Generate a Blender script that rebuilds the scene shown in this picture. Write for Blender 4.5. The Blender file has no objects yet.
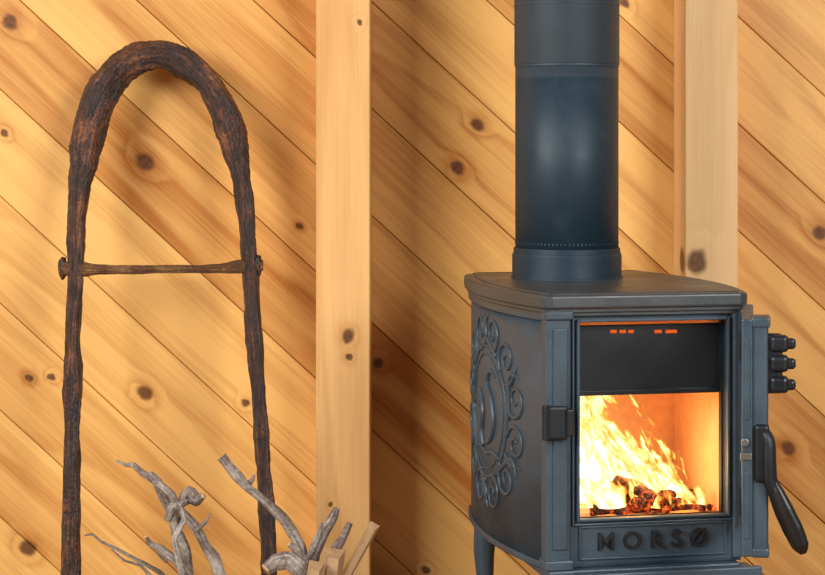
import bpy, bmesh, math, random
from mathutils import Vector, Matrix, noise
random.seed(7)
sc = bpy.context.scene
F=1955.0; VH=140.0; UC=412.5; CAMD=2.9; H=0.665
try:
    sc.view_settings.view_transform='Standard'
    sc.view_settings.look='None'
except Exception as e: print(e)

def P(u,v,d):
    return Vector(((u-UC)*d/F, d-CAMD, H-(v-VH)*d/F))

# ---------------------------------------------------------------- node helpers
class NT:
    def __init__(s,name):
        s.m=bpy.data.materials.new(name); s.m.use_nodes=True
        s.t=s.m.node_tree; s.t.nodes.clear()
        s.out=s.t.nodes.new('ShaderNodeOutputMaterial')
    def n(s,typ,**kw):
        x=s.t.nodes.new(typ)
        for k,v in kw.items(): setattr(x,k,v)
        return x
    def l(s,a,b): s.t.links.new(a,b)
    def setin(s,sock,val):
        if isinstance(val,bpy.types.NodeSocket): s.l(val,sock)
        else: sock.default_value=val
    def math(s,op,a,b=None,c=None,clamp=False):
        x=s.n('ShaderNodeMath',operation=op); x.use_clamp=clamp
        s.setin(x.inputs[0],a)
        if b is not None: s.setin(x.inputs[1],b)
        if c is not None: s.setin(x.inputs[2],c)
        return x.outputs[0]
    def dot(s,v,d):
        x=s.n('ShaderNodeVectorMath',operation='DOT_PRODUCT'); s.l(v,x.inputs[0]); x.inputs[1].default_value=d
        return x.outputs['Value']
    def comb(s,a,b,c):
        x=s.n('ShaderNodeCombineXYZ')
        for i,q in enumerate((a,b,c)): s.setin(x.inputs[i],q)
        return x.outputs[0]
    def noise(s,vec,scale,detail=3,rough=.5,dist=0):
        x=s.n('ShaderNodeTexNoise'); s.l(vec,x.inputs['Vector']); x.inputs['Scale'].default_value=scale
        x.inputs['Detail'].default_value=detail; x.inputs['Roughness'].default_value=rough; x.inputs['Distortion'].default_value=dist
        return x.outputs['Fac']
    def mr(s,val,a,b,c,d,interp='LINEAR'):
        x=s.n('ShaderNodeMapRange'); x.interpolation_type=interp
        s.setin(x.inputs[0],val)
        for i,q in enumerate((a,b,c,d)): x.inputs[i+1].default_value=q
        return x.outputs[0]
    def ramp(s,fac,stops):
        x=s.n('ShaderNodeValToRGB'); s.l(fac,x.inputs[0]); e=x.color_ramp.elements
        while len(e)<len(stops): e.new(.5)
        for i,(p,c) in enumerate(stops):
            e[i].position=p; e[i].color=(*c,1)
        return x.outputs[0]
    def mix(s,fac,a,b,mode='MIX'):
        x=s.n('ShaderNodeMix',data_type='RGBA',blend_type=mode)
        s.setin(x.inputs[0],fac)
        s.setin(x.inputs[6],a if isinstance(a,bpy.types.NodeSocket) else (*a,1))
        s.setin(x.inputs[7],b if isinstance(b,bpy.types.NodeSocket) else (*b,1))
        return x.outputs[2]
    def bsdf(s,col,rough=.5,metal=0,bump=None,bs=.3,bd=.001,spec=.5):
        b=s.n('ShaderNodeBsdfPrincipled')
        s.setin(b.inputs['Base Color'],col if isinstance(col,bpy.types.NodeSocket) else (*col,1))
        s.setin(b.inputs['Roughness'],rough); b.inputs['Metallic'].default_value=metal
        b.inputs['Specular IOR Level'].default_value=spec
        if bump is not None:
            bp=s.n('ShaderNodeBump'); bp.inputs['Strength'].default_value=bs; bp.inputs['Distance'].default_value=bd
            s.l(bump,bp.inputs['Height']); s.l(bp.outputs[0],b.inputs['Normal'])
        s.l(b.outputs[0],s.out.inputs[0]); return b

TH=math.radians(42.5)
def wood_mat(name,along,across,knots,light,dark,idamt=.0,lines=9.0,useid=False,rough=.45,contrast=1.0):
    s=NT(name)
    tc=s.n('ShaderNodeTexCoord'); p=tc.outputs['Object']
    a=s.dot(p,along); b=s.dot(p,across); y=s.dot(p,(0,1,0))
    if useid:
        at=s.n('ShaderNodeAttribute'); at.attribute_name='bid'; idv=at.outputs['Fac']
    else:
        idv=0.37
    wob=s.noise(p,60,2); wv=s.math('MULTIPLY_ADD',wob,.008,-.004)
    q=s.comb(s.math('ADD',s.math('MULTIPLY',a,.8),wv),s.math('ADD',b,wv),0)
    mask=None; field=None; halo=None
    for (k,r) in knots:
        ka=Vector(k).dot(Vector(along))*.8; kb=Vector(k).dot(Vector(across))
        x=s.n('ShaderNodeVectorMath',operation='DISTANCE'); s.l(q,x.inputs[0]); x.inputs[1].default_value=(ka,kb,0)
        dd=x.outputs['Value']
        m=s.mr(dd,r*.45,r*.95,1,0,'SMOOTHSTEP')
        f=s.mr(dd,r*.3,r*2.8,1,0,'SMOOTHERSTEP')
        mask=m if mask is None else s.math('MAXIMUM',mask,m)
        field=f if field is None else s.math('MAXIMUM',field,f)
    idz=s.math('ADD',y,s.math('MULTIPLY',idv,37.0)) if useid else y
    base=s.noise(s.comb(s.math('MULTIPLY',a,.8),s.math('MULTIPLY',b,6.5),idz),1.0,1.5,.4)
    fld=s.math('MULTIPLY_ADD',base,lines,s.math('MULTIPLY',field,.7))
    fine=s.noise(s.comb(s.math('MULTIPLY',a,6),s.math('MULTIPLY',b,260),idz),1.0,3,.6)
    fld=s.math('MULTIPLY_ADD',fine,.45,fld)
    fr=s.math('FRACT',fld)
    ring=s.math('POWER',fr,2.2)
    fade=s.math('SUBTRACT',1.0,s.mr(fr,.82,1.0,0,1,'SMOOTHSTEP'))
    ring=s.math('MULTIPLY',ring,fade)
    med=s.noise(s.comb(s.math('MULTIPLY',a,1.6),s.math('MULTIPLY',b,26),idz),1.0,4,.6)
    big=s.noise(s.comb(s.math('MULTIPLY',a,1.3),s.math('MULTIPLY',b,9),idz),1.3,2,.5)
    g=s.math('MULTIPLY_ADD',ring,.48*contrast,s.math('MULTIPLY_ADD',med,1.25*contrast,-.42*contrast))
    g=s.math('MULTIPLY_ADD',s.math('SUBTRACT',big,.5),.9*contrast,g)
    g=s.math('MULTIPLY_ADD',s.math('SUBTRACT',fine,.5),.5*contrast,g)
    if useid:
        hid=s.math('FRACT',s.math('MULTIPLY',idv,7.31))
        g=s.math('MULTIPLY_ADD',s.math('SUBTRACT',hid,.5),idamt,g)
    g=s.math('MULTIPLY_ADD',field,.2,g,clamp=True)
    mid=tuple((light[i]*.55+dark[i]*.45) for i in range(3))
    col=s.ramp(g,[(0,light),(.45,mid),(1,dark)])
    kc=s.ramp(s.noise(p,140,2),[(.3,(.05,.016,.006)),(.7,(.17,.055,.018))])
    col=s.mix(s.math('MULTIPLY',mask,.9),col,kc)
    s.bsdf(col,rough,bump=s.math('SUBTRACT',fine,ring),bs=.25,bd=.0006,spec=.3)
    return s.m

def simple(name,col,rough=.5,metal=0,nscale=None,var=.3,bs=.2,bd=.001,spec=.5):
    s=NT(name)
    if nscale:
        tc=s.n('ShaderNodeTexCoord'); f=s.noise(tc.outputs['Object'],nscale,4,.6)
        f2=s.noise(tc.outputs['Object'],nscale*.06,3,.6)
        c0=tuple(c*(1-var) for c in col); c1=tuple(min(1,c*(1+var)) for c in col)
        c=s.ramp(s.math('MULTIPLY_ADD',f2,.6,s.math('MULTIPLY',f,.4)),[(.3,c0),(.7,c1)])
        s.bsdf(c,s.mr(f2,.3,.7,rough-.07,rough+.1),metal,bump=f,bs=bs,bd=bd,spec=spec)
    else: s.bsdf(col,rough,metal,spec=spec)
    return s.m
def emis(name,col,st):
    s=NT(name); e=s.n('ShaderNodeEmission'); e.inputs[0].default_value=(*col,1); e.inputs[1].default_value=st
    s.l(e.outputs[0],s.out.inputs[0]); return s.m

# ---------------------------------------------------------------- mesh helpers
def mkobj(name,bm,mats,parent=None,smooth=False,recalc=True):
    if recalc: bmesh.ops.recalc_face_normals(bm,faces=bm.faces)
    me=bpy.data.meshes.new(name); bm.to_mesh(me); bm.free()
    if smooth:
        for p in me.polygons: p.use_smooth=True
    o=bpy.data.objects.new(name,me); sc.collection.objects.link(o)
    for m in (mats if isinstance(mats,(list,tuple)) else [mats]): me.materials.append(m)
    if parent: o.parent=parent
    return o
def addbox(bm,lo,hi,bev=0,seg=2):
    lo=Vector(lo);hi=Vector(hi)
    b=bmesh.new(); bmesh.ops.create_cube(b,size=1)
    for v in b.verts: v.co=Vector([(lo[i]+hi[i])/2+v.co[i]*(hi[i]-lo[i]) for i in range(3)])
    if bev: bmesh.ops.bevel(b,geom=list(b.edges),offset=bev,segments=seg,profile=.5,affect='EDGES')
    merge(bm,b)
def merge(bm,b,mat=None):
    if mat is not None: b.transform(mat)
    me=bpy.data.meshes.new('tmp'); b.to_mesh(me); b.free(); bm.from_mesh(me); bpy.data.meshes.remove(me)
def addcyl(bm,p0,p1,r0,r1=None,seg=32,bev=0):
    r1=r0 if r1 is None else r1
    p0=Vector(p0);p1=Vector(p1);d=p1-p0
    b=bmesh.new(); bmesh.ops.create_cone(b,cap_ends=True,segments=seg,radius1=r0,radius2=r1,depth=d.length)
    if bev:
        es=[e for e in b.edges if abs(e.verts[0].co.z-e.verts[1].co.z)<1e-6]
        bmesh.ops.bevel(b,geom=es,offset=bev,segments=2,profile=.5,affect='EDGES')
    merge(bm,b,Matrix.Translation((p0+p1)/2)@d.to_track_quat('Z','Y').to_matrix().to_4x4())
def catmull(pts,rad,sub):
    P0=[Vector(p) for p in pts]; out=[];ro=[]
    n=len(P0)
    for i in range(n-1):
        a=P0[max(i-1,0)];b=P0[i];c=P0[i+1];d=P0[min(i+2,n-1)]
        for k in range(sub):
            t=k/sub
            out.append(.5*((2*b)+(c-a)*t+(2*a-5*b+4*c-d)*t*t+(3*b-a-3*c+d)*t**3))
            ro.append(rad[i]*(1-t)+rad[i+1]*t)
    out.append(P0[-1]);ro.append(rad[-1]); return out,ro
def addtube(bm,pts,rad,sub=6,sides=10,amp=0,fr=60,seed=0,flat=1.0,longi=False,straight=0,capmat=None):
    if not isinstance(rad,(list,tuple)): rad=[rad]*len(pts)
    pp,rr=catmull(pts,rad,sub)
    if straight:
        for i in range(len(pp)):
            k=min(i//sub,len(pts)-2); t=i/sub-k
            pp[i]=pp[i].lerp(Vector(pts[k]).lerp(Vector(pts[k+1]),t),straight)
    uvl=bm.loops.layers.uv.verify()
    up=None; rings=[]; s_=0; ss=[]
    for i,p in enumerate(pp):
        if i: s_+=(p-pp[i-1]).length
        ss.append(s_)
        t=(pp[min(i+1,len(pp)-1)]-pp[max(i-1,0)]).normalized()
        if up is None:
            up=t.orthogonal().normalized()
        up=(up-t*up.dot(t)).normalized(); sd=t.cross(up)
        ring=[]
        for k in range(sides):
            an=2*math.pi*k/sides
            dr=up*math.cos(an)+sd*math.sin(an)*flat
            r=rr[i]
            if amp:
                if longi:
                    q=Vector((math.cos(an)*1.6+seed*3.1,math.sin(an)*1.6+seed,s_*18))
                    q2=Vector((math.cos(an)*3.5+seed*3.1,math.sin(an)*3.5+9,s_*45))
                    r*=1+amp*(noise.noise(q)*1.1+.6*noise.noise(q2)+.35*noise.noise((p+dr*r)*260)+.5*noise.noise(p*14))
                else:
                    q=p+dr*r+Vector((seed*3.1,seed*1.7,0))
                    r*=1+amp*(noise.noise(q*fr)+.6*noise.noise(q*fr*2.7)+.9*noise.noise(q*fr*.3))
            ring.append(bm.verts.new(p+dr*r))
        rings.append(ring)
    for i,(a,b) in enumerate(zip(rings,rings[1:])):
        for k in range(sides):
            f=bm.faces.new((a[k],a[(k+1)%sides],b[(k+1)%sides],b[k]))
            for lp,(kk,si) in zip(f.loops,((k,ss[i]),(k+1,ss[i]),(k+1,ss[i+1]),(k,ss[i+1]))): lp[uvl].uv=(kk/sides,si*10+seed)
    f=bm.faces.new(rings[0][::-1])
    if capmat is not None: f.material_index=capmat
    bm.faces.new(rings[-1])

# ---------------------------------------------------------------- materials
ca,sa=math.cos(TH),math.sin(TH)
AL=(ca,0,-sa); AC=(sa,0,ca)
kw=[(10,22,10),(145,162,11),(477,125,8),(458,168,9),(145,393,9),(378,363,7),(29,378,5),(52,377,4.5),(245,403,5),
    (820,233,9),(5,133,5),(28,548,10),(788,448,9),(625,3,6),(300,226,4),(425,570,5),(-60,200,8),(900,350,8),(320,-60,7),(560,400,7)]
wk=[(tuple(P(u,v,2.9)),r*2.9/F) for u,v,r in kw]
M_wall=wood_mat('pine_boards',AL,AC,wk,(.88,.50,.155),(.47,.165,.027),idamt=.55,lines=9,useid=True,contrast=1.1)
sk=[(348,336,8),(349,357,5),(360,22,4),(330,505,3)]
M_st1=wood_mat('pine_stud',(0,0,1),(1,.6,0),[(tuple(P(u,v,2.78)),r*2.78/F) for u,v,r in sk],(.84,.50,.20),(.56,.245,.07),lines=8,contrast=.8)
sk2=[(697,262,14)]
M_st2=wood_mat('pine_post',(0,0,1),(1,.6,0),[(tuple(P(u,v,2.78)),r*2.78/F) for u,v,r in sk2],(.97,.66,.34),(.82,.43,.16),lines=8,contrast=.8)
M_gap=simple('gap_dark',(.07,.03,.01),.9)
M_floor=wood_mat('floor_wood',(1,0,0),(0,1,0),[((5,0,5),.01)],(.40,.22,.09),(.2,.09,.03))
M_iron=simple('cast_iron',(.044,.074,.104),.42,.12,nscale=350,var=.3,bs=.4,bd=.0006,spec=.6)
M_iron_d=simple('iron_dark',(.011,.014,.019),.40,.2,nscale=300,var=.3)
M_top=simple('top_plate_iron',(.058,.066,.073),.38,.2,nscale=300,var=.3,bs=.3,bd=.0006,spec=.6)
def pipe_mat():
    s=NT('pipe_steel'); tc=s.n('ShaderNodeTexCoord'); p=tc.outputs['Object']
    z=s.dot(p,(0,0,1))
    sc_=s.noise(p,160,5,.7); sm=s.noise(p,18,4,.65)
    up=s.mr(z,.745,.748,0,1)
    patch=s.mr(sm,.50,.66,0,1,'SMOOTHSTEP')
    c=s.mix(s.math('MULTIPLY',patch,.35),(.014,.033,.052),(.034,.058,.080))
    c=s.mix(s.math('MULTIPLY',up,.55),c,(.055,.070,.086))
    spk=s.mr(sc_,.66,.72,0,.3)
    c=s.mix(spk,c,(.14,.16,.17))
    s.bsdf(c,s.mr(sm,.3,.7,.42,.6),.15,bump=sc_,bs=.08,bd=.0005); return s.m
M_pipe=pipe_mat()
M_black=simple('black_handle',(.008,.008,.009),.35)
M_steel=simple('worn_steel',(.22,.22,.22),.4,.8)
M_brick=simple('firebrick',(.74,.36,.16),.9,nscale=90,var=.2,bs=.4)
def glass():
    s=NT('door_glass'); b=s.bsdf((.9,.9,.9),.05); b.inputs['Transmission Weight'].default_value=1; return s.m
M_glass=glass()
def bark(name,stops,rough=.6,su=2.5,sv=1.2,bd=.004,spec=.5):
    s=NT(name); tc=s.n('ShaderNodeTexCoord'); p=tc.outputs['Object']
    sp=s.n('ShaderNodeSeparateXYZ'); s.l(tc.outputs['UV'],sp.inputs[0])
    an=s.math('MULTIPLY',sp.outputs[0],2*math.pi)
    q=s.comb(s.math('MULTIPLY',s.math('COSINE',an),su),s.math('MULTIPLY',s.math('SINE',an),su),s.math('MULTIPLY',sp.outputs[1],sv))
    f=s.noise(q,1.6,6,.68); f2=s.noise(p,26,3,.6); f3=s.noise(p,240,4,.6)
    m=s.math('MULTIPLY_ADD',f2,.3,s.math('MULTIPLY_ADD',f,.45,s.math('MULTIPLY',f3,.25)))
    s.bsdf(s.ramp(m,stops),rough,bump=s.math('MULTIPLY_ADD',f3,.5,f),bs=1,bd=bd,spec=spec); return s.m
M_bent=bark('aged_bentwood',[(.38,(.006,.003,.003)),(.47,(.022,.008,.005)),(.53,(.070,.021,.010)),(.62,(.32,.108,.036))],.40,2.5,1.2,.005,.6)
M_bar=bark('crossbar_wood',[(.36,(.03,.012,.006)),(.5,(.16,.065,.02)),(.62,(.50,.27,.10))],.5)
M_drift=bark('driftwood',[(.36,(.060,.040,.036)),(.47,(.23,.175,.15)),(.60,(.64,.57,.50))],.75,2.5,.8,.003)
M_cut=simple('cut_wood',(.50,.31,.16),.7,nscale=120,var=.3)
M_pale=simple('broken_wood',(.72,.45,.22),.7,nscale=120,var=.2)

# ---------------------------------------------------------------- wall of diagonal boards
X0,X1,Z0,Z1=-2.2,2.2,0.0,2.4
def clip(poly,nrm,off):
    out=[]
    for i in range(len(poly)):
        p=poly[i];q=poly[(i+1)%len(poly)]
        dp=p[0]*nrm[0]+p[1]*nrm[1]-off; dq=q[0]*nrm[0]+q[1]*nrm[1]-off
        if dp>=0: out.append(p)
        if (dp>=0)!=(dq>=0):
            t=dp/(dp-dq); out.append((p[0]+(q[0]-p[0])*t,p[1]+(q[1]-p[1])*t))
    return out
BW=.117; pa=P(0,410,2.9); b_anchor=pa.x*sa+pa.z*ca
bm=bmesh.new(); lay=bm.faces.layers.float.new('bid')
g=.0005
for i in range(-40,40):
    b0=b_anchor+i*BW
    poly=[(X0,Z0),(X1,Z0),(X1,Z1),(X0,Z1)]
    poly=clip(poly,(sa,ca),b0+g)
    if len(poly)>=3: poly=clip(poly,(-sa,-ca),-(b0+BW-g))
    if len(poly)<3: continue
    t=bmesh.new(); tl=t.faces.layers.float.new('bid')
    fv=[t.verts.new((x,0,z)) for x,z in poly]; bv=[t.verts.new((x,.014,z)) for x,z in poly]
    ff=t.faces.new(fv); t.faces.new(bv[::-1])
    for k in range(len(fv)):
        j=(k+1)%len(fv); t.faces.new((fv[k],bv[k],bv[j],fv[j]))
    bmesh.ops.recalc_face_normals(t,faces=t.faces)
    bmesh.ops.remove_doubles(t,verts=t.verts,dist=1e-5)
    fe=[e for e in t.edges if abs(e.verts[0].co.y)<1e-6 and abs(e.verts[1].co.y)<1e-6 and e.calc_length()>.02]
    bmesh.ops.bevel(t,geom=fe,offset=.0012,segments=1,affect='EDGES')
    idv=random.random()
    for f in t.faces: f[tl]=idv
    merge(bm,t)
n0=len(bm.faces)
addbox(bm,(X0,.0145,Z0),(X1,.05,Z1))
bm.faces.ensure_lookup_table()
for f in bm.faces[n0:]: f.material_index=1
mkobj('wall_back',bm,[M_wall,M_gap])
bm=bmesh.new(); addbox(bm,(X0,-3.6,-.04),(X1,.05,0)); mkobj('floor',bm,M_floor)

def stud(name,u0,u1,mat):
    a=P(u0,0,2.78).x;b=P(u1,0,2.78).x
    bm=bmesh.new(); addbox(bm,(a,-.12,0),(b,-.0005,2.4),.0015,1); mkobj(name,bm,mat)
stud('timber_post',316,370,M_st1); stud('timber_post.001',685,738,M_st2)

# ---------------------------------------------------------------- bentwood frame leaning on wall
def leanpt(u,v):
    y=-.1
    for _ in range(12):
        d=CAMD+y; z=H-(v-VH)*d/F
        y=-.045-.19*(1-z/.82)
    return P(u,v,CAMD+y)
sled=bpy.data.objects.new('bentwood_sled',None); sc.collection.objects.link(sled)
pth=[(69,705,15),(70,640,16),(71,560,17),(72,480,17),(72,430,16),(73,380,19),(73,340,16),(75,300,15),(76,262,17),(77,225,17),(80,185,22),(85,152,29),(91,122,31),(102,94,31),(119,71,31),(139,58,32),(161,54,30),(183,61,29),(203,78,28),(219,102,29),(231,130,30),(237,156,25),(242,180,17),(245,205,18),(247,235,15),(250,270,16),(252,305,14),(254,340,17),(258,385,14),(261,430,16),(264,470,14),(267,510,16),(270,600,15),(272,640,14),(274,705,14)]
pts=[leanpt(u,v) for u,v,w in pth]; rad=[w/2*2.8/F for u,v,w in pth]
pts[0].z=.012;pts[-1].z=.012
bm=bmesh.new(); addtube(bm,pts,rad,sub=12,sides=28,amp=.22,longi=True)
mkobj('hoop',bm,M_bent,sled,True)
bm=bmesh.new()
def bar(v):
    cp=[(59,v,9),(66,v,13),(76,v,13),(86,v+1,12),(98,v+1.5,8.5),(118,v+2,7),(150,v+1.5,7.5),(190,v+1,7.5),(222,v+.5,8),(236,v-1,11),(250,v-2,13),(263,v-2,9)]
    addtube(bm,[leanpt(u,vv) for u,vv,w in cp],[w/2*2.75/F*1.15 for u,vv,w in cp],sub=8,sides=16,amp=.2,seed=3,longi=True)
bar(268); bar(655)
mkobj('crossbar',bm,M_bar,sled,True)
bm=bmesh.new()
for (u,v,r) in [(63,268,8),(258,266,8)]:
    b=bmesh.new(); bmesh.ops.create_icosphere(b,subdivisions=3,radius=r*.0013)
    for vv in b.verts: vv.co*=1+.3*noise.noise(vv.co*150)
    b.transform(Matrix.Diagonal((.65,.9,1.5,1))); merge(bm,b,Matrix.Translation(leanpt(u,v)))
mkobj('peg_ends',bm,M_bent,sled,True)

# ---------------------------------------------------------------- driftwood
bm=bmesh.new(); bmc=bmesh.new()
def stick(px,y,wid,seed,target=None,amp=.2,st=.75):
    d=CAMD+y; pp=[]
    for i,(u,v) in enumerate(px):
        p=P(u,v,d); p.y+= .006*math.sin(i*1.3+seed); pp.append(p)
    if target: pp.append(Vector(target))
    if not isinstance(wid,(list,tuple)): wid=[wid]*len(pp)
    wid=list(wid)+[wid[-1]]*(len(pp)-len(wid))
    addtube(bm,pp,[w/2*d/F for w in wid],sub=7,sides=14,amp=amp,seed=seed,longi=True,straight=st,capmat=1)
stick([(221,457),(228,466),(238,476),(247,486),(264,500),(284,521),(300,547),(312,590)],-.40,[10,9,11,8,9,10,11,12],1,(-.05,-.42,.012))
stick([(247,486),(252,480),(255,474)],-.40,[7,4,2],21)
stick([(116,461),(126,465),(134,464),(143,473),(156,482)],-.38,[2,3.5,5,6,8],2)
stick([(150,474),(158,481),(164,496),(174,515),(176,532),(184,550),(190,590)],-.38,[7,10,10,13,11,13,12],3,(-.28,-.40,.012))
stick([(158,482),(172,494),(178,508),(196,530),(206,547),(215,558),(228,600)],-.40,[7,9,8,11,10,12,12],4,(-.2,-.42,.012))
stick([(204,495),(197,500),(189,495),(181,503),(173,507),(168,520)],-.40,[6,11,15,9,11,8],5,amp=.35)
stick([(146,536),(150,545),(158,548),(178,562),(200,590)],-.42,[3,6,7,9,10],6,(-.2,-.44,.012))
stick([(84,536),(92,535),(101,541),(125,552),(160,572),(180,600)],-.37,[1.5,2.5,2.5,3.5,5,6],7,(-.25,-.38,.012))
stick([(112,548),(125,560),(140,566),(158,585)],-.43,[1.2,2.2,3,4],17,(-.22,-.45,.012))
stick([(337,509),(333,518),(325,530),(314,552),(309,580)],-.41,[6,10,11,12,13],8,(-.08,-.42,.012))
stick([(350,522),(344,535),(332,556),(322,590)],-.44,[6,8,10,12],10,(-.09,-.45,.012))
stick([(289,543),(297,549),(302,558),(306,567),(316,596)],-.45,[5,9,9,10,12],11,(-.06,-.46,.012))
stick([(266,569),(276,563),(288,561),(300,570),(320,600)],-.46,[13,17,17,16,16],12,(-.05,-.47,.015))
stick([(180,505),(184,520),(174,540),(184,575),(190,600)],-.43,[3,6,6,9,10],13,(-.24,-.44,.012))
stick([(308,560),(318,536),(322,522)],-.42,[8,6,3],15)
stick([(168,560),(160,552),(158,545)],-.39,[7,5,2],16)
stick([(196,530),(206,522),(210,514)],-.40,[6,4,1.5],18)
drift=mkobj('driftwood_branches',bm,[M_drift,M_pale],None,True)
def split(px,y,w,th,tap=1):
    d=CAMD+y; a=P(*px[0],d); b=P(*px[1],d); b.z=max(b.z,.02); ax=(a-b); Ln=ax.length
    t=bmesh.new(); bmesh.ops.create_cube(t,size=1)
    bmesh.ops.subdivide_edges(t,edges=[e for e in t.edges if abs(e.verts[0].co.z-e.verts[1].co.z)>.5],cuts=8,use_grid_fill=True)
    for v in t.verts:
        zz=v.co.z+.5
        q=1-(1-tap)*zz
        v.co=Vector((v.co.x*w*q*(1+.15*noise.noise(Vector((zz*4,v.co.y,px[0][0])))),v.co.y*th*(1 if v.co.x>0 else .5),v.co.z*Ln+(.006 if v.co.x>0 and zz>.99 else 0)))
    merge(bmc,t,Matrix.Translation((a+b)/2)@ax.to_track_quat('Z','Y').to_matrix().to_4x4())
split([(373,528),(333,600)],-.36,.024,.014,.25)
split([(334,556),(322,690)],-.47,.030,.026,.95)
split([(316,568),(300,680)],-.50,.024,.02,.9)
k=mkobj('kindling',bmc,M_cut); k.parent=drift

# ---------------------------------------------------------------- STOVE
RT=math.radians(12); c,s_=math.cos(RT),math.sin(RT)
XF=.158; DF=2.3; W=.2384; D=.370
stove=bpy.data.objects.new('wood_stove',None); sc.collection.objects.link(stove)
stove.location=(XF,DF-CAMD,0); stove.rotation_euler=(0,0,RT)
def L(u,v,ly=0):
    k=(u-UC)/F
    lx=(k*DF+k*c*ly+s_*ly-XF)/(c-k*s_)
    d=DF+s_*lx+c*ly
    return Vector((lx,ly,H-(v-VH)*d/F))
zb=L(547,566).z; zt=L(547,311).z; zp=L(547,295).z
bow=.025
def side(ly,off=0):
    t=min(max(ly/D,0),1); return -(bow*(math.sin(math.pi*t)**.8 if 0<t<1 else 0))-off
def outline(off=0,n=32,fr=0):
    o=[]
    for i in range(n+1):
        ly=D*i/n; o.append((side(ly,off),ly))
    o[0]=(-off,0-fr); o[-1]=(-off,D+off)
    r=[(W-x,y) for x,y in o]
    return o+r[::-1]
def prism(bm,ol,z0,z1,bev=0,seg=3):
    b=bmesh.new()
    lo=[b.verts.new((x,y,z0)) for x,y in ol]; hi=[b.verts.new((x,y,z1)) for x,y in ol]
    n=len(ol); b.faces.new(lo[::-1]); b.faces.new(hi)
    for i in range(n):
        j=(i+1)%n; b.faces.new((lo[i],lo[j],hi[j],hi[i]))
    bmesh.ops.recalc_face_normals(b,faces=b.faces)
    if bev:
        es=[e for e in b.edges if abs(e.verts[0].co.z-e.verts[1].co.z)<1e-6]
        bmesh.ops.bevel(b,geom=es,offset=bev,segments=seg,profile=.5,affect='EDGES')
    merge(bm,b)
bm=bmesh.new()
ol=outline(0)
inn=[((x+.006) if x<W/2 else (x-.006),min(y,D-.008)) for x,y in ol]
n=len(ol)
A=[bm.verts.new((x,y,zb)) for x,y in ol];B=[bm.verts.new((x,y,zt)) for x,y in ol]
C=[bm.verts.new((x,y,zb)) for x,y in inn];E=[bm.verts.new((x,y,zt)) for x,y in inn]
for i in range(n-1):
    bm.faces.new((A[i],A[i+1],B[i+1],B[i])); bm.faces.new((C[i],E[i],E[i+1],C[i+1]))
    bm.faces.new((B[i],B[i+1],E[i+1],E[i])); bm.faces.new((A[i],C[i],C[i+1],A[i+1]))
mkobj('side_shell',bm,M_iron,stove,True)
bm=bmesh.new()
prism(bm,outline(.004),zb-.004,zb+.004,.002)
prism(bm,outline(.004),zt-.012,zt-.004,.002)
mkobj('body_mouldings',bm,M_iron,stove)
bm=bmesh.new()
def plate(off,fo):
    o=[]
    N=32
    for i in range(N+1):
        ly=D*i/N; o.append((side(ly,off),ly))
    o=[(off*.3,-fo),(-off*.5,-fo*.85),(-off*.9,-fo*.45)]+o[1:-1]+[(-off,D),(-off*.3,D+off)]
    return o+[(W-x,y) for x,y in o][::-1]
prism(bm,plate(.010,.016),zt+.003,zp,.003,3)
prism(bm,plate(.006,.011),zt-.002,zt+.0035,.001,1)
prism(bm,plate(.004,.008),zt-.007,zt-.001,.0015,1)
prism(bm,plate(-.004,.002),zp-.001,zp+.0015,.001,1)
mkobj('top_plate',bm,M_top,stove)

oL=L(578,400).x; oR=L(725,400).x; oT=L(578,322).z; oB=L(578,518).z
bm=bmesh.new()
addbox(bm,(0.0,-.002,zb),(oL,.006,zt))
addbox(bm,(oR,-.002,zb),(W,.006,zt))
addbox(bm,(oL,-.002,oT),(oR,.006,zt))
addbox(bm,(oL,-.002,zb),(oR,.006,oB))
mkobj('front_plate',bm,M_iron,stove)
bm=bmesh.new()
def ring(bm,l,r,b,t,w,y0,y1,bev):
    addbox(bm,(l-w,y0,b-w),(l,y1,t+w),bev); addbox(bm,(r,y0,b-w),(r+w,y1,t+w),bev)
    addbox(bm,(l,y0,t),(r,y1,t+w),bev); addbox(bm,(l,y0,b-w),(r,y1,b),bev)
ring(bm,oL,oR,oB,oT,.0035,-.009,.006,.001)
ring(bm,oL-.006,oR+.006,oB-.006,oT+.006,.003,-.006,.0,.001)
mkobj('opening_frame',bm,M_iron,stove)
bm=bmesh.new()
cr=L(569,400).x
addbox(bm,(-.004,-.010,zb-.003),(cr,.012,zt),.003,3)
addbox(bm,(.004,-.0125,zb+.02),(cr-.005,-.008,zt-.02),.0015)
addbox(bm,(-.006,-.014,zt-.010),(cr+.002,.014,zt),.002)
addbox(bm,(-.006,-.014,zb-.004),(cr+.002,.014,zb+.008),.002)
rl=L(731,400).x
addbox(bm,(rl,-.008,zb),(W+.003,.012,zt),.003,3)
mkobj('corner_columns',bm,M_iron,stove)
bm=bmesh.new()
pT=L(578,528).z; pB=L(578,558).z
ring(bm,oL+.002,oR-.002,pB,pT,.0022,-.005,0,.0008)
mkobj('name_panel',bm,M_iron,stove)
bm=bmesh.new()
zl=L(577,565).z
addbox(bm,(oL-.012,-.045,zl-.016),(W+.012,.004,zl-.006),.003)
addbox(bm,(oL-.012,-.048,zl-.02),(W+.012,-.040,zl-.001),.002)
addbox(bm,(-.002,-.012,zb-.016),(W,.1,zb-.004),.003)
mkobj('ash_lip',bm,M_iron,stove)
cu=bpy.data.curves.new('lt','FONT'); cu.body='MORS\u00d8'; cu.size=.029; cu.extrude=.0022; cu.bevel_depth=.0003; cu.align_x='CENTER'; cu.align_y='CENTER'; cu.space_character=1.65; cu.offset=.0001
to=bpy.data.objects.new('lt',cu); sc.collection.objects.link(to)
bpy.context.view_layer.update()
me=bpy.data.meshes.new_from_object(to.evaluated_get(bpy.context.evaluated_depsgraph_get()))
bpy.data.objects.remove(to)
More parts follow.
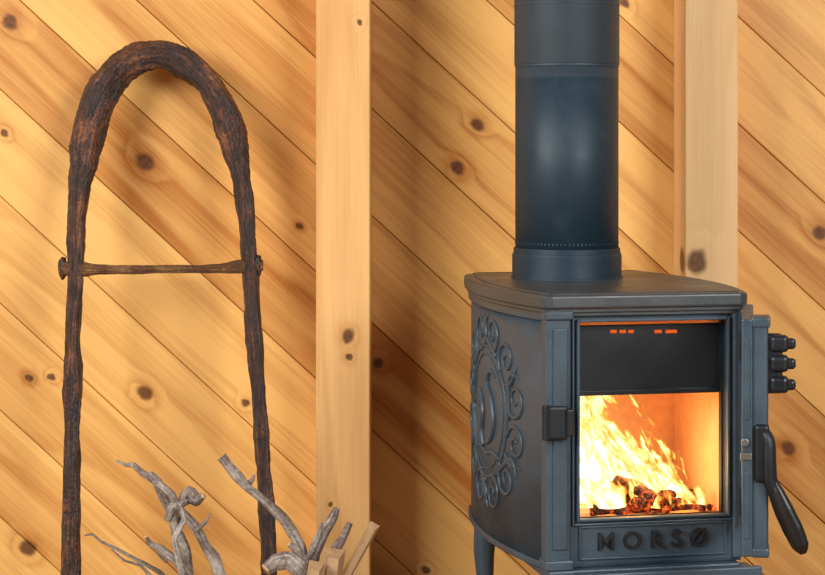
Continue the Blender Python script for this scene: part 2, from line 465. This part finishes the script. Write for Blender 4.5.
me.transform(Matrix.Translation(((oL+oR)/2,-.0035,(pT+pB)/2))@Matrix.Rotation(math.pi/2,4,'X'))
me.materials.clear(); me.materials.append(M_iron_d)
o=bpy.data.objects.new('raised_lettering',me); sc.collection.objects.link(o); o.parent=stove

# side relief ornament
bm=bmesh.new()
cyl_,cz=.190,(zb+zt)/2+.008
def S(dy,dz,off=.0002):
    ly=cyl_+dy*1.45; return Vector((side(ly)-off,ly,cz+dz*1.06))
def scurve(pts2,r,sub=4):
    addtube(bm,[S(a,b) for a,b in pts2],r,sub=sub,sides=6)
def ell(a,b,r,n=40):
    scurve([(a*math.cos(t*2*math.pi/n),b*math.sin(t*2*math.pi/n)) for t in range(n+1)],r,2)
ell(.058,.078,.0022); ell(.049,.068,.0013)
for i in range(12):
    an=2*math.pi*(i+.5)/12; sg=1 if (i%2==0) else -1
    cx,cz2=.080*math.cos(an),.098*math.sin(an)
    sp=[]
    for k in range(14):
        t=k/13; rr=.020*(1-.85*t); a2=an+math.pi+sg*t*2*math.pi*1.35
        sp.append((cx+rr*math.cos(a2)*.95,cz2+rr*math.sin(a2)*1.15))
    scurve(sp,[.0030-.0013*k/13 for k in range(14)],3)
    scurve([(.064*math.cos(an+.26),.080*math.sin(an+.26)),(.078*math.cos(an+.3*sg),.094*math.sin(an+.3*sg)),(.096*math.cos(an+.2*sg),.116*math.sin(an+.2*sg))],[.003,.004,.001],4)
scurve([(-.040,-.050),(-.02,-.046),(.0,-.050),(.02,-.045),(.042,-.052)],[.002,.003,.003,.003,.0015],5)
scurve([(.010,-.044),(.016,-.025),(.010,-.004),(.016,.014),(.022,.020),(.032,.018)],[.004,.006,.0055,.004,.0045,.0015],6)
scurve([(.004,-.040),(-.016,-.030),(-.026,-.008),(-.018,.018),(-.004,.034),(-.014,.050),(-.028,.044)],[.003,.0045,.0055,.0055,.005,.0035,.0015],6)
scurve([(.016,-.008),(.028,-.004),(.034,.004)],[.0022,.0022,.0012],5)
scurve([(.014,-.040),(.030,-.042)],[.003,.0015],4)
mkobj('side_relief',bm,M_iron,stove,True)

# firebox lining
fd=.20; fl=oL-.004; fr_=oR+.004; fb=oB-.006; ft=oT+.006
bm=bmesh.new()
w=.008
addbox(bm,(fl-w,.007,fb-w),(fl,fd,ft+w)); addbox(bm,(fr_,.007,fb-w),(fr_+w,fd,ft+w))
addbox(bm,(fl,fd-w,fb),(fr_,fd,ft)); addbox(bm,(fl,.007,fb-w),(fr_,fd,fb)); addbox(bm,(fl,.007,ft),(fr_,fd,ft+w))
mkobj('firebox_lining',bm,M_brick,stove)
bm=bmesh.new()
bz=L(600,394,.02).z
addbox(bm,(fl,.016,bz),(fr_,.022,ft-.012),.001)
addbox(bm,(fl,.012,bz-.001),(fr_,.06,bz+.005),.001)
addbox(bm,(fl,.010,ft-.006),(fr_,.022,ft),.001)
addbox(bm,(fl-.0,.007,fb),(fl+.004,.014,ft)); addbox(bm,(fr_-.006,.007,fb),(fr_-.002,.016,ft))
mkobj('baffle_plate',bm,M_iron_d,stove)
bm=bmesh.new()
for u0,u1 in ((609,615),(618,624),(627,632),(653,660),(664,675)):
    a=L(u0,329.5,.0215); b=L(u1,332.5,.0215)
    addbox(bm,(a.x,.0145,b.z),(b.x,.0165,a.z))
mkobj('air_slot_glow',bm,emis('ember_glow',(1,.15,.02),.8),stove)
def flame_mat(seed,gain):
    s=NT('flame_%d'%seed); tc=s.n('ShaderNodeTexCoord'); uv=tc.outputs['UV']
    sp=s.n('ShaderNodeSeparateXYZ'); s.l(uv,sp.inputs[0]); U,V=sp.outputs[0],sp.outputs[1]
    us=s.math('MULTIPLY_ADD',V,.5,U)
    cv=s.comb(s.math('MULTIPLY',us,4.5),s.math('MULTIPLY',V,1.7),seed*3.7)
    n1=s.noise(cv,1.0,3,.6,1.8)
    n2=s.noise(s.comb(s.math('MULTIPLY',us,11.0),s.math('MULTIPLY',V,4.0),seed*1.9),1.0,3,.6,1.2)
    pr=s.n('ShaderNodeFloatCurve'); s.l(U,pr.inputs['Value'])
    cm=pr.mapping; cp=cm.curves[0].points
    prof=[(0,.92),(.12,1.0),(.25,.9),(.38,.72),(.5,.55),(.62,.56),(.72,.40),(.86,.33),(1,.06)]
    cp[0].location=prof[0]; cp[1].location=prof[-1]
    for a,b in prof[1:-1]: cp.new(a,b)
    cm.update()
    h=s.math('MULTIPLY',pr.outputs[0],gain)
    e=s.math('SUBTRACT',h,V)
    e=s.math('MULTIPLY_ADD',s.math('SUBTRACT',n1,.49),1.5,e)
    e=s.math('MULTIPLY_ADD',s.math('SUBTRACT',n2,.5),.7,e)
    edge=s.mr(s.math('MINIMUM',U,s.math('SUBTRACT',1.0,U)),0,.07,0,1,'SMOOTHSTEP')
    e=s.math('MULTIPLY',e,edge)
    al=s.mr(e,.0,.14,0,.88,'SMOOTHSTEP')
    col=s.ramp(e,[(.0,(1,.20,.02)),(.12,(1,.40,.06)),(.24,(1,.68,.24)),(.42,(1,.90,.58))])
    st=s.mr(e,0,.42,1.1,3.4)
    em=s.n('ShaderNodeEmission'); s.l(col,em.inputs[0]); s.l(st,em.inputs[1])
    tr=s.n('ShaderNodeBsdfTransparent'); mx=s.n('ShaderNodeMixShader'); s.l(al,mx.inputs[0]); s.l(tr.outputs[0],mx.inputs[1]); s.l(em.outputs[0],mx.inputs[2])
    s.l(mx.outputs[0],s.out.inputs[0]); return s.m
for j,(ly,gain) in enumerate(((.038,.24),(.07,.66),(.10,1.0),(.13,1.2))):
    bm=bmesh.new(); uvl=bm.loops.layers.uv.new('UVMap'); NX,NZ=24,16; z0=fb+.008; z1=bz+.012
    gr=[[bm.verts.new((fl+.006+(fr_-fl-.015)*i/NX, ly+.010*math.sin(i*.7+j)+.007*math.sin(k_*.6+i*.3), z0+(z1-z0)*k_/NZ)) for i in range(NX+1)] for k_ in range(NZ+1)]
    for k_ in range(NZ):
        for i in range(NX):
            f=bm.faces.new((gr[k_][i],gr[k_][i+1],gr[k_+1][i+1],gr[k_+1][i]))
            for lp,(a,b) in zip(f.loops,((i,k_),(i+1,k_),(i+1,k_+1),(i,k_+1))): lp[uvl].uv=(a/NX,b/NZ)
    mkobj('flame_sheet_%d'%(j+1),bm,flame_mat((5,2,3,4)[j],gain),stove,True)
s=NT('burning_log'); tc=s.n('ShaderNodeTexCoord'); f=s.noise(tc.outputs['Object'],90,4,.7,1)
b=s.bsdf(s.ramp(f,[(.35,(.008,.005,.004)),(.6,(.07,.028,.016))]),.9,bump=f,bs=1,bd=.004)
s.l(s.ramp(f,[(.5,(0,0,0)),(.6,(.7,.06,.005)),(.72,(1,.3,.03))]),b.inputs['Emission Color']); b.inputs['Emission Strength'].default_value=1.1
bm=bmesh.new()
def lg(u0,v0,u1,v1,ly0,ly1,r,sd):
    addtube(bm,[L(u0,v0,ly0),(L(u0,v0,ly0)+L(u1,v1,ly1))/2+Vector((0,0,.003)),L(u1,v1,ly1)],[r,r*1.1,r*.85],sub=12,sides=16,amp=.3,fr=90,seed=sd)
lg(592,509,700,508,.05,.06,.009,1); lg(590,486,662,503,.08,.04,.008,2); lg(698,497,640,503,.12,.05,.009,3)
lg(604,478,640,505,.15,.03,.007,4); lg(640,503,700,509,.03,.09,.007,5); lg(616,482,656,500,.07,.03,.009,6)
for i in range(40):
    u=random.uniform(586,716); b_=bmesh.new(); bmesh.ops.create_icosphere(b_,subdivisions=2,radius=random.uniform(.003,.006))
    for v in b_.verts: v.co*=1+.5*noise.noise(v.co*200+Vector((i,0,0)))
    p=L(u,400,random.uniform(.02,.15)); p.z=fb+random.uniform(.002,.007); merge(bm,b_,Matrix.Translation(p))
mkobj('burning_logs',bm,s.m,stove,True)

bm=bmesh.new()
q0=L(546,440,-.02);q1=L(573,406,-.02)
addbox(bm,(q0.x+.002,-.024,q0.z),(q1.x-.006,-.009,q1.z),.003)
addbox(bm,(q1.x-.010,-.028,q0.z+.004),(q1.x,-.006,q1.z-.003),.002)
addcyl(bm,(q0.x+.001,-.017,q0.z-.001),(q0.x+.001,-.017,q1.z+.001),.005,seg=16,bev=.001)
mkobj('door_keeper',bm,M_iron_d,stove)

# pipe
bm=bmesh.new()
px,py=.103,.265; dpipe=DF+s_*px+c*py; rp=51.5*dpipe/F
def pz(v,front=True): return H-(v-VH)*(dpipe-(rp if front else 0))/F
zs=pz(63)
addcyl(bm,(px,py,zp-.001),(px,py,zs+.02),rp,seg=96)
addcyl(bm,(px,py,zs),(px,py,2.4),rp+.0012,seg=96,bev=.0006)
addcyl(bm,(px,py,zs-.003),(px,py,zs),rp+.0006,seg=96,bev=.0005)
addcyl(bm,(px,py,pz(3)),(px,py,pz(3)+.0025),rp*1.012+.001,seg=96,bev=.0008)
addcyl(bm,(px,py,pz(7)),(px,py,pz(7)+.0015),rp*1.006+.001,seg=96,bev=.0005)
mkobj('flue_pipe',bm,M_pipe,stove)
bm=bmesh.new()
addcyl(bm,(px,py,zp-.001),(px,py,pz(255)),rp*1.06,seg=96,bev=.003)
addcyl(bm,(px,py,pz(255)-.002),(px,py,pz(250)),rp*1.035,seg=96,bev=.0015)
addcyl(bm,(px,py,zp-.001),(px,py,zp+.003),rp*1.09,seg=96,bev=.001)
for i in range(80):
    an=2*math.pi*i/80; x=px+math.cos(an)*rp; y=py+math.sin(an)*rp
    b_=bmesh.new(); bmesh.ops.create_cube(b_,size=1); b_.transform(Matrix.Diagonal((.0010,.0022,.0028,1)))
    merge(bm,b_,Matrix.Translation((x,y,pz(245)))@Matrix.Rotation(an,4,'Z'))
mkobj('flue_collar',bm,M_pipe,stove)
for f in bpy.data.objects['flue_pipe'].data.polygons: f.use_smooth=abs(f.normal.z)<.3

bm=bmesh.new()
for lx,ly,ox,oy in ((.02,.02,-1,-1),(W-.02,.02,1,-1),(.0,.285,-1,.4),(W,.285,1,.4)):
    addtube(bm,[(lx,ly,zb),(lx+ox*.004,ly+oy*.004,zb*.75),(lx+ox*.002,ly,zb*.35),(lx+ox*.008,ly+oy*.008,.01),(lx+ox*.008,ly+oy*.008,.0)],[.017,.014,.009,.012,.013],sub=8,sides=16)
mkobj('legs',bm,M_iron,stove,True)

# open door
Winv=(Matrix.Translation((XF,DF-CAMD,0))@Matrix.Rotation(RT,4,'Z')).inverted()
hp=P(743,0,2.325); fp=P(741.5,0,2.13); hp.z=fp.z=0
dv=(fp-hp); DLn=dv.length; dv.normalize(); nv=Vector((-dv.y,dv.x,0))
if nv.x<0: nv=-nv
DM=Matrix(((dv.x,nv.x,0,hp.x),(dv.y,nv.y,0,hp.y),(0,0,1,0),(0,0,0,1)))
Dz1=P(0,319,2.13).z; Dz0=P(0,557,2.13).z
px2=2.13/F
def dobj(name,bm,mat,smooth=False):
    bm.transform(Winv@DM); return mkobj(name,bm,mat,stove,smooth)
def dz(v): return P(0,v,2.13).z
def dyp(u): return (u-741.5)*px2
bm=bmesh.new(); fw=.026; T=.012
addbox(bm,(0,0,Dz0),(fw,T,Dz1),.002); addbox(bm,(DLn-fw,0,Dz0),(DLn,T,Dz1),.002)
addbox(bm,(fw-.002,0,Dz1-fw),(DLn-fw+.002,T,Dz1),.002); addbox(bm,(fw-.002,0,Dz0),(DLn-fw+.002,T,Dz0+fw),.002)
addbox(bm,(DLn-.014,T-.003,Dz0+.001),(DLn-.003,dyp(768),Dz1-.002),.004,3)
addbox(bm,(DLn-.04,T-.002,Dz1-.010),(DLn-.001,dyp(770),Dz1+.002),.003)
addbox(bm,(DLn-.04,T-.002,Dz0-.001),(DLn-.001,dyp(769),Dz0+.010),.003)
addbox(bm,(DLn-.005,.003,Dz0+.02),(DLn+.0012,T-.003,dz(472)),.001)
addbox(bm,(DLn-.005,.003,dz(420)),(DLn+.0012,T-.003,Dz1-.02),.001)
dobj('stove_door',bm,M_iron)
bm=bmesh.new(); addbox(bm,(fw-.003,.004,Dz0+fw-.003),(DLn-fw+.003,.008,Dz1-fw+.003)); dobj('door_glass_pane',bm,M_glass)
bm=bmesh.new()
addbox(bm,(DLn-.02,T+.01,dz(394)),(DLn-.006,dyp(782),dz(334)),.004,3)
for vv in (343,363,384):
    addbox(bm,(DLn-.018,dyp(769),dz(vv+9)),(DLn-.001,dyp(788),dz(vv-8)),.005,3)
    addbox(bm,(DLn-.014,dyp(780),dz(vv+6)),(DLn-.003,dyp(795),dz(vv-5)),.004,3)
dobj('latch_catch',bm,M_iron_d)
bm=bmesh.new()
addbox(bm,(DLn-.018,dyp(754),dz(482)),(DLn+.003,dyp(769),dz(424)),.004,3)
addtube(bm,[(DLn-.006,dyp(760),dz(428)),(DLn-.001,dyp(768),dz(440)),(DLn+.001,dyp(769),dz(462)),(DLn+.001,dyp(770),dz(480)),(DLn+.001,dyp(776),dz(494))],[.006,.007,.0075,.008,.007],sub=8,sides=16)
dobj('handle_bracket',bm,M_iron_d,False)
bm=bmesh.new()
addtube(bm,[(DLn,dyp(770),dz(478)),(DLn+.001,dyp(775),dz(490)),(DLn+.002,dyp(783),dz(508)),(DLn+.002,dyp(792),dz(527)),(DLn+.002,dyp(799),dz(543)),(DLn+.002,dyp(802),dz(551))],[.006,.010,.0125,.013,.011,.004],sub=10,sides=20,flat=.7)
dobj('door_handle',bm,M_black,True)
bm=bmesh.new()
addcyl(bm,(DLn-.01,dyp(745),dz(442)),(DLn+.004,dyp(745),dz(442)),.0045,seg=18,bev=.001)
addbox(bm,(DLn-.004,dyp(740),dz(460)),(DLn+.002,dyp(752),dz(453)),.001)
dobj('latch_bolt',bm,M_steel)
bm=bmesh.new()
for vv in (345,500): addcyl(bm,(W+.004,-.006,L(738,vv+14).z),(W+.004,-.006,L(738,vv-14).z),.006,seg=16,bev=.001)
mkobj('door_hinges',bm,M_iron_d,stove)

# ---------------------------------------------------------------- lights
def area(name,loc,tgt,size,sy,power,col):
    l=bpy.data.lights.new(name,'AREA'); l.shape='RECTANGLE'; l.size=size; l.size_y=sy; l.energy=power; l.color=col
    o=bpy.data.objects.new(name,l); sc.collection.objects.link(o); o.location=loc
    o.rotation_euler=(Vector(tgt)-Vector(loc)).to_track_quat('-Z','Y').to_euler(); return o
area('window_light',(-2.3,-2.6,1.7),(0.25,-.1,.65),1.7,1.5,112,(1,.97,.91))
area('fill_light',(1.7,-3.2,1.6),(0.5,0,.6),1.3,1.2,72,(1,.97,.92))  # added frontal fill from the right, lifts pipe shadow on the right post
pl=bpy.data.lights.new('fire_light','POINT'); pl.energy=1.1; pl.color=(1,.45,.13); pl.shadow_soft_size=.02
po=bpy.data.objects.new('fire_light',pl); sc.collection.objects.link(po); po.parent=stove; po.location=((oL+oR)/2,.05,fb+.055)
w=bpy.data.worlds.new('World'); sc.world=w; w.use_nodes=True
w.node_tree.nodes['Background'].inputs[0].default_value=(.9,.94,1,1); w.node_tree.nodes['Background'].inputs[1].default_value=.18

cam=bpy.data.cameras.new('Camera'); co=bpy.data.objects.new('Camera',cam); sc.collection.objects.link(co)
co.location=(0,-CAMD,H); co.rotation_euler=(math.pi/2,0,0)
cam.sensor_width=36; cam.lens=F/825*36; cam.shift_y=-147.5/825; cam.clip_start=.05
sc.camera=co
